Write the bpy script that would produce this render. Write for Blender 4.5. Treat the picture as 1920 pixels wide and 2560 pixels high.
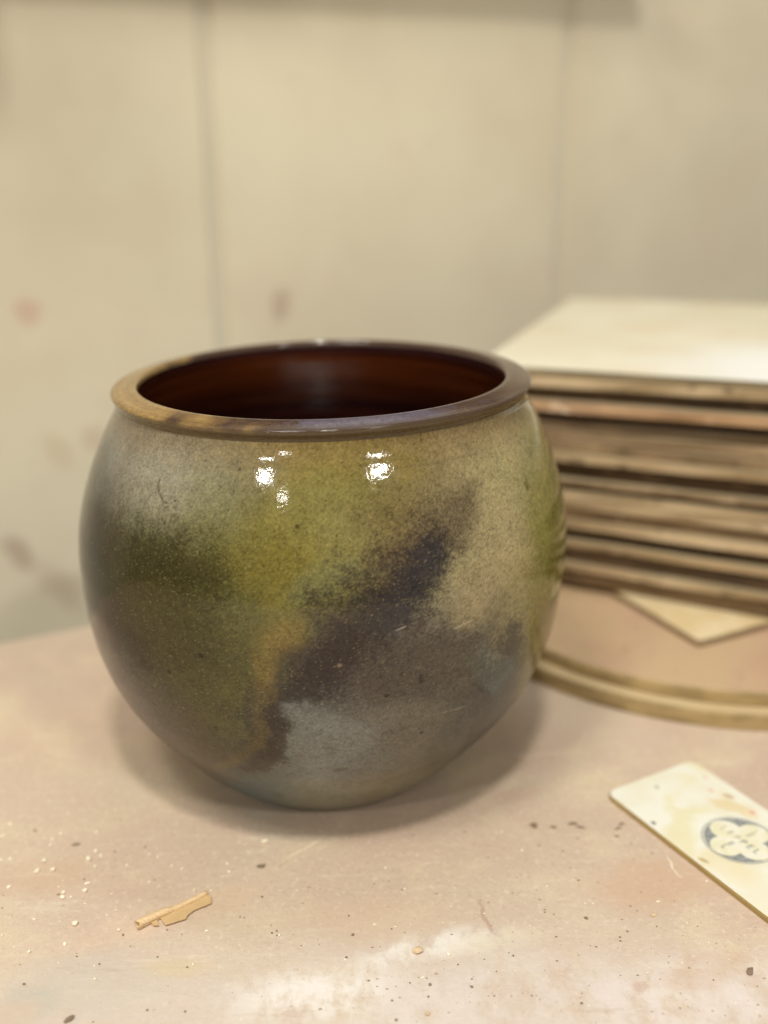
import bpy, bmesh, math, random
import numpy as np
from mathutils import Matrix, Vector
random.seed(7)
rng = np.random.default_rng(7)
for o in list(bpy.data.objects): bpy.data.objects.remove(o)
scene = bpy.context.scene
COL = scene.collection
rad = math.radians

# ------------------------------------------------------------------ camera
F_PX, PITCH, ROLL = 2600.0, rad(19.4), rad(-.75)        # photo is 1920 x 2560; the pot stands at the origin, table top z = 0
CAM = np.array([.0314, -.5082, .3186])
_fw = np.array([0, math.cos(PITCH), -math.sin(PITCH)]); _r = np.array([1., 0, 0]); _u = np.cross(_r, _fw)
_c, _s = math.cos(ROLL), math.sin(ROLL)
RT, UP, FW = _c*_r + _s*_u, -_s*_r + _c*_u, _fw
cd = bpy.data.cameras.new('camera'); cam = bpy.data.objects.new('camera', cd); COL.objects.link(cam)
m = Matrix(((RT[0], UP[0], -FW[0], CAM[0]), (RT[1], UP[1], -FW[1], CAM[1]), (RT[2], UP[2], -FW[2], CAM[2]), (0, 0, 0, 1)))
cam.matrix_world = m
cd.sensor_fit = 'VERTICAL'; cd.sensor_height = 36.0; cd.lens = 36.0*F_PX/2560
cd.clip_start = .01; cd.clip_end = 50
cd.dof.use_dof = True; cd.dof.focus_distance = .437; cd.dof.aperture_fstop = 3.1; cd.dof.aperture_blades = 0
scene.camera = cam

# ------------------------------------------------------------------ world, lamps, exposure
w = bpy.data.worlds.new('World'); scene.world = w; w.use_nodes = True
bg = w.node_tree.nodes['Background']; bg.inputs[0].default_value = (1.0, .96, .90, 1); bg.inputs[1].default_value = .18
def area(name, loc, target, sx, sy, power, col):
    ld = bpy.data.lights.new(name, 'AREA'); ld.shape = 'RECTANGLE'; ld.size = sx; ld.size_y = sy; ld.energy = power; ld.color = col
    o = bpy.data.objects.new(name, ld); COL.objects.link(o); o.location = loc
    o.rotation_euler = (Vector(target) - Vector(loc)).to_track_quat('-Z', 'Y').to_euler(); return o
area('ceiling_lamp', (.06, -.92, 1.75), (0, .05, 0), .14, .14, 17.5, (1, .965, .89))
area('ceiling_lamp_left', (-.42, -.86, 1.75), (0, .05, 0), .34, .34, 13.5, (1, .965, .89))
area('room_lamp_left', (-1.07, -1.85, 1.70), (0, 0, .19), .15, .06, 9.5, (1, .97, .90))
area('room_lamp_right', (1.13, -1.81, 1.72), (0, 0, .19), .30, .05, 15, (1, .97, .90))
area('small_room_lamp', (-.72, -2.10, 1.42), (0, 0, .19), .08, .10, 3.0, (1, .97, .90))
area('strip_lamp', (.12, .30, 2.1), (0, 0, .1), 1.0, .05, 6, (.82, .89, 1))
scene.view_settings.view_transform = 'Standard'; scene.view_settings.look = 'None'
scene.view_settings.exposure = 0; scene.view_settings.gamma = 1; scene.view_settings.use_curve_mapping = False
scene.render.engine = 'CYCLES'

# ------------------------------------------------------------------ helpers
def ray(px, py):
    D = FW + RT*(px-960)/F_PX + UP*(1280-py)/F_PX
    return D/np.linalg.norm(D)
def hit(px, py, z=0.):
    D = ray(px, py); t = (z-CAM[2])/D[2]; q = CAM + t*D
    return Vector((q[0], q[1], z))
def lin(c):
    return tuple(((v/255)/12.92 if v/255 <= .04045 else ((v/255+.055)/1.055)**2.4) for v in c[:3])
def lin4(c): return lin(c) + (1.,)
def mesh_obj(name, verts, faces, mats, parent=None, smooth=False):
    me = bpy.data.meshes.new(name); me.from_pydata([tuple(v) for v in verts], [], faces); me.update()
    for mm in (mats if isinstance(mats, (list, tuple)) else [mats]): me.materials.append(mm)
    if smooth: me.polygons.foreach_set('use_smooth', [True]*len(me.polygons))
    o = bpy.data.objects.new(name, me); COL.objects.link(o)
    if parent: o.parent = parent
    return o
def bm_obj(name, bm, mats, parent=None, smooth=False):
    me = bpy.data.meshes.new(name); bm.to_mesh(me); bm.free()
    for mm in (mats if isinstance(mats, (list, tuple)) else [mats]): me.materials.append(mm)
    if smooth: me.polygons.foreach_set('use_smooth', [True]*len(me.polygons))
    o = bpy.data.objects.new(name, me); COL.objects.link(o)
    if parent: o.parent = parent
    return o
def tag(o, label, cat, group=None):
    o['label'] = label; o['category'] = cat
    if group: o['group'] = group
    return o
def empty(name, loc=(0, 0, 0)):
    o = bpy.data.objects.new(name, None); COL.objects.link(o); o.location = loc; o.empty_display_size = .02; return o

class NT:
    """small node builder"""
    def __init__(s, name, rough=.6, spec=.4):
        s.mat = bpy.data.materials.new(name); s.mat.use_nodes = True; s.t = s.mat.node_tree
        s.b = s.t.nodes['Principled BSDF']; s.b.inputs['Roughness'].default_value = rough
        s.b.inputs['Specular IOR Level'].default_value = spec
        s.co = s.t.nodes.new('ShaderNodeTexCoord').outputs['Object']
    def n(s, typ, **kw):
        x = s.t.nodes.new(typ)
        for k, v in kw.items(): setattr(x, k, v)
        return x
    def put(s, sock, v):
        if isinstance(v, bpy.types.NodeSocket): s.t.links.new(v, sock)
        else: sock.default_value = v
    def mapping(s, loc=(0, 0, 0), rot=(0, 0, 0), scale=(1, 1, 1), vec=None, typ='POINT'):
        x = s.n('ShaderNodeMapping'); x.vector_type = typ
        s.put(x.inputs[0], vec if vec is not None else s.co)
        x.inputs['Location'].default_value = loc; x.inputs['Rotation'].default_value = rot; x.inputs['Scale'].default_value = scale
        return x.outputs[0]
    def noise(s, scale, detail=3, rough=.55, vec=None, dist=0, color=False):
        x = s.n('ShaderNodeTexNoise'); s.put(x.inputs['Vector'], vec if vec is not None else s.co)
        x.inputs['Scale'].default_value = scale; x.inputs['Detail'].default_value = detail; x.inputs['Roughness'].default_value = rough
        x.inputs['Distortion'].default_value = dist
        return x.outputs['Color' if color else 'Fac']
    def voronoi(s, scale, vec=None, rand=1, out='Distance'):
        x = s.n('ShaderNodeTexVoronoi'); s.put(x.inputs['Vector'], vec if vec is not None else s.co)
        x.inputs['Scale'].default_value = scale; x.inputs['Randomness'].default_value = rand
        return x.outputs[out]
    def ramp(s, fac, lo, hi, a=0., b=1., smooth=True):
        x = s.n('ShaderNodeMapRange'); x.interpolation_type = 'SMOOTHSTEP' if smooth else 'LINEAR'
        s.put(x.inputs['Value'], fac); x.inputs['From Min'].default_value = lo; x.inputs['From Max'].default_value = hi
        x.inputs['To Min'].default_value = a; x.inputs['To Max'].default_value = b
        return x.outputs['Result']
    def math(s, op, a, b=0.):
        x = s.n('ShaderNodeMath', operation=op); s.put(x.inputs[0], a); s.put(x.inputs[1], b); return x.outputs[0]
    def mix(s, fac, a, b, blend='MIX'):
        x = s.n('ShaderNodeMix', data_type='RGBA', blend_type=blend)
        s.put(x.inputs['Factor'], fac)
        ins = [i for i in x.inputs if i.type == 'RGBA']; s.put(ins[0], a); s.put(ins[1], b)
        return [o for o in x.outputs if o.type == 'RGBA'][0]
    def blob(s, centre, radii, rot=0., soft=.6, warp=None, axes='XY'):
        """elliptical patch with a soft ragged rim on the surface"""
        x, y = centre
        loc = (x, y, 0) if axes == 'XY' else (x, 0, y)
        sc = (radii[0], radii[1], 1e3) if axes == 'XY' else (radii[0], 1e3, radii[1])
        r = (0, 0, rot) if axes == 'XY' else (0, rot, 0)
        v = s.mapping(loc, r, sc, vec=warp, typ='TEXTURE')
        ln = s.n('ShaderNodeVectorMath', operation='LENGTH'); s.put(ln.inputs[0], v)
        return s.ramp(ln.outputs['Value'], 1+soft/2, 1-soft/2, 0, 1)
    def warped(s, scale, amt, detail=3):
        c = s.noise(scale, detail, color=True)
        sub = s.n('ShaderNodeVectorMath', operation='SUBTRACT'); s.put(sub.inputs[0], c); sub.inputs[1].default_value = (.5, .5, .5)
        mul = s.n('ShaderNodeVectorMath', operation='SCALE'); s.put(mul.inputs[0], sub.outputs[0]); mul.inputs['Scale'].default_value = amt
        add = s.n('ShaderNodeVectorMath', operation='ADD'); s.put(add.inputs[0], s.co); s.put(add.inputs[1], mul.outputs[0])
        return add.outputs[0]
    def bump(s, h, strength, dist):
        x = s.n('ShaderNodeBump'); x.inputs['Strength'].default_value = strength; x.inputs['Distance'].default_value = dist
        s.put(x.inputs['Height'], h); s.t.links.new(x.outputs[0], s.b.inputs['Normal']); return x
    def base(s, c): s.put(s.b.inputs['Base Color'], c); return s.mat
    def rough(s, v): s.put(s.b.inputs['Roughness'], v)

def fbm(u, v, seed, octaves=4, gain=.5):
    """numpy value noise, 0..1"""
    def h(ix, iy, sd):
        k = (ix.astype(np.int64)*374761393 + iy.astype(np.int64)*668265263 + sd*982451653) & 0x7fffffff
        k = ((k ^ (k >> 13))*1274126177) & 0x7fffffff
        return ((k ^ (k >> 16)) & 0xffff)/65535.
    out = np.zeros_like(u); amp = 1.; tot = 0.
    for i in range(octaves):
        x, y = u*2**i, v*2**i
        ix, iy = np.floor(x), np.floor(y); fx, fy = x-ix, y-iy
        fx = fx*fx*(3-2*fx); fy = fy*fy*(3-2*fy)
        a = h(ix, iy, seed+i); b = h(ix+1, iy, seed+i); c = h(ix, iy+1, seed+i); d = h(ix+1, iy+1, seed+i)
        out += amp*((a*(1-fx)+b*fx)*(1-fy) + (c*(1-fx)+d*fx)*fy); tot += amp; amp *= gain
    return out/tot
def sstep(a, b, x):
    t = np.clip((x-a)/(b-a), 0, 1); return t*t*(3-2*t)

# ------------------------------------------------------------------ the setting: table, wall
EDGE_P = np.array([-.234, .138]); EDGE_T = np.array([.892, .451]); EDGE_T = EDGE_T/np.linalg.norm(EDGE_T)
EDGE_N = np.array([-EDGE_T[1], EDGE_T[0]])                  # points from the table towards the wall

def table_material():
    t = NT('dusty_table_top', .55, .35)
    wv = t.warped(14, .03); wf = t.warped(90, .008)
    c = t.mix(t.ramp(t.noise(7, 4, .6), .35, .68), lin4((204, 185, 161)), lin4((198, 174, 153)))
    c = t.mix(t.ramp(t.noise(16, 5, .65, vec=t.mapping((3, 1, 0))), .48, .72, 0, .65), c, lin4((218, 200, 166)))
    c = t.mix(t.ramp(t.noise(11, 4, .6, vec=t.mapping((7, 2, 0))), .55, .75, 0, .5), c, lin4((202, 188, 166)))
    # fine grain of the dried clay film
    c = t.mix(t.ramp(t.noise(420, 4, .75), .50, .75, 0, .55), c, lin4((168, 145, 120)))
    c = t.mix(t.ramp(t.noise(1100, 2, .7, vec=t.mapping((4, 2, 6))), .52, .75, 0, .5), c, lin4((176, 154, 130)))
    c = t.mix(t.ramp(t.noise(300, 3, .7, vec=t.mapping((1, 5, 2))), .52, .76, 0, .6), c, lin4((228, 214, 192)))
    # dried slip wiped over the front
    c = t.mix(t.math('MULTIPLY', t.blob((.03, -.235), (.30, .075), 0, 1.4, wv), t.ramp(t.noise(18, 4, .65, vec=t.mapping((8, 4, 0))), .3, .65, .25, .9)), c, lin4((208, 196, 184)))
    def P(px, py): q = hit(px, py); return (q.x, q.y)
    film = t.ramp(t.noise(60, 6, .72, vec=t.mapping((2, 9, 1), scale=(1, .6, 1))), .38, .58, 0, 1)
    for (px, py, rx, ry, rot, col, st) in [
            (780, 2480, .032, .012, .15, (232, 226, 217), .85), (1060, 2370, .028, .008, .2, (232, 226, 215), .8),
            (1000, 2540, .030, .016, 0, (220, 211, 200), .5), (1330, 2480, .05, .02, .1, (216, 205, 196), .6),
            (1780, 2500, .05, .022, .2, (224, 214, 208), .6), (1250, 2350, .02, .006, .3, (222, 210, 184), .5)]:
        c = t.mix(t.math('MULTIPLY', t.math('MULTIPLY', t.blob(P(px, py), (rx, ry), rot, 1.3, wv), film), st), c, lin4(col))
    for (px, py, rx, ry, rot, col, st, so) in [
            (200, 2470, .030, .016, .1, (194, 184, 168), .5, 1.2), (60, 2530, .012, .010, 0, (180, 178, 164), .5, .9), (20, 2560, .012, .009, .5, (206, 182, 158), .5, .8),
            (430, 2425, .012, .006, 0, (206, 188, 150), .5, 1.0), (100, 2200, .02, .012, 0, (196, 166, 140), .5, 1.2),
            (1640, 2200, .030, .014, .2, (200, 166, 136), .55, 1.2), (1790, 2420, .020, .008, .4, (196, 168, 144), .4, .8),
            (1600, 2468, .0035, .002, .2, (192, 160, 142), .5, .7), (1300, 1985, .010, .005, .2, (190, 160, 136), .35, 1.0),
            (560, 2240, .016, .008, .3, (208, 180, 150), .4, 1.3), (330, 2330, .03, .008, .4, (208, 180, 154), .35, 1.3),
            (900, 2290, .04, .012, 0, (206, 180, 150), .4, 1.3), (654, 2162, .0022, .0017, 0, (112, 96, 78), .85, .6),
            (190, 2113, .0019, .0017, 0, (120, 102, 80), .8, .6), (1335, 2065, .0015, .0022, 0, (104, 84, 62), .8, .8),
            (1380, 2065, .0018, .0009, 0, (108, 88, 66), .8, .8), (1428, 2062, .0028, .0013, .1, (104, 84, 58), .8, .8),
            (1452, 2070, .0026, .0010, -.3, (104, 84, 58), .8, .8), (1551, 2062, .0020, .0011, .2, (100, 80, 58), .85, .8),
            (1545, 2073, .0024, .0010, .1, (100, 80, 58), .85, .8), (1541, 2091, .0013, .0010, 0, (106, 88, 64), .8, .8),
            (1450, 2093, .0012, .0008, 0, (140, 112, 84), .7, .8)]:
        c = t.mix(t.math('MULTIPLY', t.blob(P(px, py), (rx, ry), rot, so, wf if rx < .004 else wv), st), c, lin4(col))
    # wipe marks and scuffs
    c = t.mix(t.ramp(t.noise(40, 5, .75, vec=t.mapping(rot=(0, 0, .5), scale=(.25, 2.2, 1))), .56, .72, 0, .45), c, lin4((220, 208, 188)))
    c = t.mix(t.ramp(t.noise(55, 5, .75, vec=t.mapping((3, 3, 0), rot=(0, 0, -.35), scale=(.3, 2, 1))), .58, .74, 0, .4), c, lin4((176, 152, 128)))
    # scratches
    for (a, b, wd, col, st) in [((694, 2170), (806, 2090), .0006, (232, 214, 182), .7), ((1200, 2250), (1232, 2335), .0010, (164, 124, 102), .45),
                                ((1668, 2145), (1700, 2190), .0006, (236, 222, 196), .8), ((690, 2173), (730, 2146), .0006, (176, 150, 120), .6),
                                ((1020, 1946), (1560, 1852), .0010, (222, 198, 160), .35)]:
        A, B = hit(*a), hit(*b); mid = (A+B)/2; d = B-A
        c = t.mix(t.math('MULTIPLY', t.blob((mid.x, mid.y), (d.length/2, wd), math.atan2(d.y, d.x), .8, wf), st), c, lin4(col))
    c = t.mix(t.ramp(t.voronoi(95, vec=wf), .06, .0, 0, .55), c, lin4((120, 98, 76)))
    c = t.mix(t.ramp(t.voronoi(240, vec=t.mapping((5, 3, 0))), .07, .02, 0, .5), c, lin4((132, 108, 84)))
    t.rough(t.ramp(t.noise(30, 4), .3, .7, .42, .68))
    h = t.math('ADD', t.math('MULTIPLY', t.noise(260, 4, .7), .6), t.math('MULTIPLY', t.noise(45, 4), 1.))
    t.bump(h, .55, .0009)
    return t.base(c)
TABLE_MAT = table_material()
def table():
    z0, z1 = -.035, 0.
    cs = [EDGE_P + EDGE_T*a - EDGE_N*b for a, b in ((-.9, 0), (1.6, 0), (1.6, 1.1), (-.9, 1.1))]
    bm = bmesh.new()
    lo = [bm.verts.new((c[0], c[1], z0)) for c in cs]; hi = [bm.verts.new((c[0], c[1], z1)) for c in cs]
    bm.faces.new(hi[::-1]); bm.faces.new(lo)
    for i in range(4):
        j = (i+1) % 4; bm.faces.new((lo[j], lo[i], hi[i], hi[j]))
    bmesh.ops.recalc_face_normals(bm, faces=bm.faces[:])
    bmesh.ops.bevel(bm, geom=[e for e in bm.edges if all(v.co.z > -.001 for v in e.verts)], offset=.004, segments=3, affect='EDGES')
    o = bm_obj('table_top', bm, TABLE_MAT); o['kind'] = 'structure'
table()

GAP = .30
WALL_P = EDGE_P + EDGE_N*GAP
WALL_ANG = math.atan2(EDGE_T[1], EDGE_T[0])
def wall():
    root = empty('wall', (WALL_P[0], WALL_P[1], 0)); root.rotation_euler = (0, 0, WALL_ANG); root['kind'] = 'structure'
    t = NT('cream_wall_board', .7, .25)
    c = t.mix(t.ramp(t.noise(5, 3), .35, .65), lin4((229, 219, 191)), lin4((221, 209, 182)))
    c = t.mix(t.ramp(t.noise(8, 4, .6, vec=t.mapping((4, 0, 7))), .55, .75, 0, .55), c, lin4((226, 208, 184)))
    c = t.mix(t.ramp(t.noise(20, 4, .6, vec=t.mapping((1, 3, 2))), .58, .75, 0, .4), c, lin4((212, 204, 170)))
    wv = t.warped(25, .02)
    # red and brown clay splashes, (distance along the wall, height)
    for (s, z, rx, rz, rot, col, st) in [(.336, .168, .010, .015, .2, (150, 104, 84), .8), (.088, .180, .012, .010, 0, (200, 140, 120), .8),
                                         (.052, -.050, .010, .020, -.5, (130, 88, 76), .85), (.085, -.09, .012, .03, -.5, (168, 138, 112), .6),
                                         (.135, .055, .012, .012, 0, (182, 140, 116), .6), (.10, .045, .010, .02, -.6, (190, 158, 118), .5),
                                         (.345, .29, .008, .012, 0, (226, 218, 186), .8), (.04, .27, .016, .02, 0, (196, 176, 146), .5), (.72, .37, .014, .02, 0, (226, 216, 184), .6)]:
        c = t.mix(t.math('MULTIPLY', t.blob((s, z), (rx, rz), rot, 1.1, wv, 'XZ'), st*.48), c, lin4(col))
    t.bump(t.noise(60, 4), .2, .002)
    t.base(c)
    seams = [-.949, -.542, -.135, .272, .679, 1.086, 1.493, 1.9]
    for a, b in zip(seams[:-1], seams[1:]):
        bm = bmesh.new(); bmesh.ops.create_cube(bm, size=1)
        for v in bm.verts:
            v.co = Vector(((a+b)/2 + v.co.x*(b-a-.0125), .009+v.co.y*.018, .28+v.co.z*1.9))
        bmesh.ops.bevel(bm, geom=bm.edges[:], offset=.0025, segments=2, affect='EDGES')
        bm_obj('panel', bm, t.mat, root)
    k = NT('grey_seam_strip', .9, .1); k.base(k.mix(k.noise(9, 3), lin4((222, 214, 190)), lin4((208, 200, 176))))
    for a in seams[1:-1]:
        bm = bmesh.new(); bmesh.ops.create_cube(bm, size=1)
        for v in bm.verts: v.co = Vector((a+v.co.x*.0115, .0028+.006+v.co.y*.012, .28+v.co.z*1.88))
        bm_obj('seam_strip', bm, k.mat, root)
    # unseen plain shelf, added to cast a shadow across the top of the panels
    sh = empty('shadow_shelf', (WALL_P[0], WALL_P[1], 0)); sh.rotation_euler = (0, 0, WALL_ANG); sh['kind'] = 'structure'
    s = NT('blocker_wood', .6, .3); s.base(s.mix(s.noise(12, 4, vec=s.mapping(scale=(1, 12, 12))), lin4((170, 140, 100)), lin4((140, 112, 78))))
    for nm, x0, x1, y0, y1, z0, z1 in (('shadow_board', -.6, SHELF_END, -SHELF_D, -.001, SHELF_Z, SHELF_Z+.02), ('shadow_bracket', .10, .13, -SHELF_D+.03, -.002, SHELF_Z+.0205, SHELF_Z+.12), ('shadow_bracket', .5, .53, -SHELF_D+.03, -.002, SHELF_Z+.0205, SHELF_Z+.12)):
        bm = bmesh.new(); bmesh.ops.create_cube(bm, size=1)
        for v in bm.verts: v.co = Vector(((x0+x1)/2+v.co.x*(x1-x0), (y0+y1)/2+v.co.y*(y1-y0), (z0+z1)/2+v.co.z*(z1-z0)))
        bmesh.ops.bevel(bm, geom=bm.edges[:], offset=.002, segments=2, affect='EDGES')
        bm_obj(nm, bm, s.mat, sh)
    # unseen cupboard further left and higher, made up to shade the upper left wall
    cu = empty('shadow_cupboard', (WALL_P[0], WALL_P[1], 0)); cu.rotation_euler = (0, 0, WALL_ANG); cu['kind'] = 'structure'
    for nm, x0, x1, y0, y1, z0, z1 in (('shadow_carcass', -.62, CUP_END, -CUP_D, -.001, CUP_Z, CUP_Z+.5), ('shadow_door', -.615, -.302, -CUP_D-.018, -CUP_D-.001, CUP_Z+.005, CUP_Z+.495), ('shadow_door', -.298, CUP_END-.005, -CUP_D-.018, -CUP_D-.001, CUP_Z+.005, CUP_Z+.495)):
        bm = bmesh.new(); bmesh.ops.create_cube(bm, size=1)
        for v in bm.verts: v.co = Vector(((x0+x1)/2+v.co.x*(x1-x0), (y0+y1)/2+v.co.y*(y1-y0), (z0+z1)/2+v.co.z*(z1-z0)))
        bmesh.ops.bevel(bm, geom=bm.edges[:], offset=.002, segments=2, affect='EDGES')
        bm_obj(nm, bm, s.mat, cu)
CUP_Z, CUP_D, CUP_END = .63, .27, .03
SHELF_Z, SHELF_D, SHELF_END = .550, .12, .69
wall()

# ------------------------------------------------------------------ the pot
PZ = np.array([0, .0015, .005, .015, .0301, .0451, .0602, .0752, .0903, .1053, .12, .135, .146, .155, .163, .170, .175, .180, .185, .190, .193, .196, .199, .2025, .2055])
PR = np.array([.0588, .0618, .0662, .0766, .0896, .1018, .1110, .1172, .1212, .1233, .1243, .1242, .1231, .1211, .1189, .1165, .1146, .1125, .1103, .1079, .1063, .1047, .1029, .1013, .1007])
_zz = np.linspace(0, .2055, 1200); _rr = np.interp(_zz, PZ, PR)
def _smooth(a, sg):
    k = np.exp(-.5*(np.arange(-90, 91)/sg)**2); k /= k.sum()
    return np.convolve(np.concatenate([2*a[0]-a[90:0:-1], a, 2*a[-1]-a[-2:-92:-1]]), k, 'valid')
_hi = sstep(.15, .185, _zz)
_rs = _smooth(_rr, 7)*_hi + _smooth(_rr, 30)*(1-_hi)
_wb = sstep(0, .006, _zz)*sstep(.2055, .199, _zz); _rs = _rr*(1-_wb) + _rs*_wb
_arc = np.concatenate([[0], np.cumsum(np.hypot(np.diff(_zz), np.diff(_rs)))])
def lean_x(z): return .016*(z-.10)
def pot_r(z): return np.interp(z, _zz, _rs)
RU = .115
def surf(px, py):
    """photo pixel -> (u, v): metres round the pot from its front, metres up along its wall"""
    D = ray(px, py); t = np.linspace(.25, .8, 9001); Q = CAM + t[:, None]*D
    g = np.hypot(Q[:, 0]-lean_x(Q[:, 2]), Q[:, 1]) - pot_r(Q[:, 2])
    i = np.where((g < 0) & (Q[:, 2] > 0) & (Q[:, 2] < .2055))[0]
    if not len(i): return None
    q = Q[i[0]]; return (RU*math.atan2(q[0]-lean_x(q[2]), -q[1]), np.interp(q[2], _zz, _arc))

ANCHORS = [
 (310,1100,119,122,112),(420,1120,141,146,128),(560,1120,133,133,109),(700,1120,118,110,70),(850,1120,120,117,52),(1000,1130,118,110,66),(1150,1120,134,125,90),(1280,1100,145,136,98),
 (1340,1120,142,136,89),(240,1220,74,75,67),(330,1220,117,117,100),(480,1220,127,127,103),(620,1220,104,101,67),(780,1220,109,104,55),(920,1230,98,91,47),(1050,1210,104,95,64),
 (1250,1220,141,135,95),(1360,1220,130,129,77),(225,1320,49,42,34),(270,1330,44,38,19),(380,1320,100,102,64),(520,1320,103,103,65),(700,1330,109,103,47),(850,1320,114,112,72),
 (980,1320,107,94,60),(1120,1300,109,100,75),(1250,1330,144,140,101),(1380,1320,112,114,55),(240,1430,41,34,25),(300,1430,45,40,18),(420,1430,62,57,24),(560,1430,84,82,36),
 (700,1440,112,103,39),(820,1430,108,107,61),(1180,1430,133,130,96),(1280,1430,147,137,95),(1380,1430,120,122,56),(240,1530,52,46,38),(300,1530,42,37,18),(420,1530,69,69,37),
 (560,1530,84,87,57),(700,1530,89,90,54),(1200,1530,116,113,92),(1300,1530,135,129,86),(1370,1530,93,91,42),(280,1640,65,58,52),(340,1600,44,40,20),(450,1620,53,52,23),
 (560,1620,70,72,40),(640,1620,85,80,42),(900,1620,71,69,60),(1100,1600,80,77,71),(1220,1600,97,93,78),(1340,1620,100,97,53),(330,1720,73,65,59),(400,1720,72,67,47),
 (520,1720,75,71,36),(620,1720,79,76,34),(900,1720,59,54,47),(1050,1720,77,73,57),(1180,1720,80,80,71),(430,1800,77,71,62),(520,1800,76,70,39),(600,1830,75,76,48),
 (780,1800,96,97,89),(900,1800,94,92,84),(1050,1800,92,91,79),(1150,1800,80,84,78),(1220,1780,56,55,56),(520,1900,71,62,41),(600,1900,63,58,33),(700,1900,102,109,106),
 (820,1880,119,127,124),(950,1900,100,102,93),(1080,1880,81,79,61),(650,1965,70,88,91),(750,1985,112,116,104),(850,1985,122,124,109),(970,1960,113,111,92)]
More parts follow.
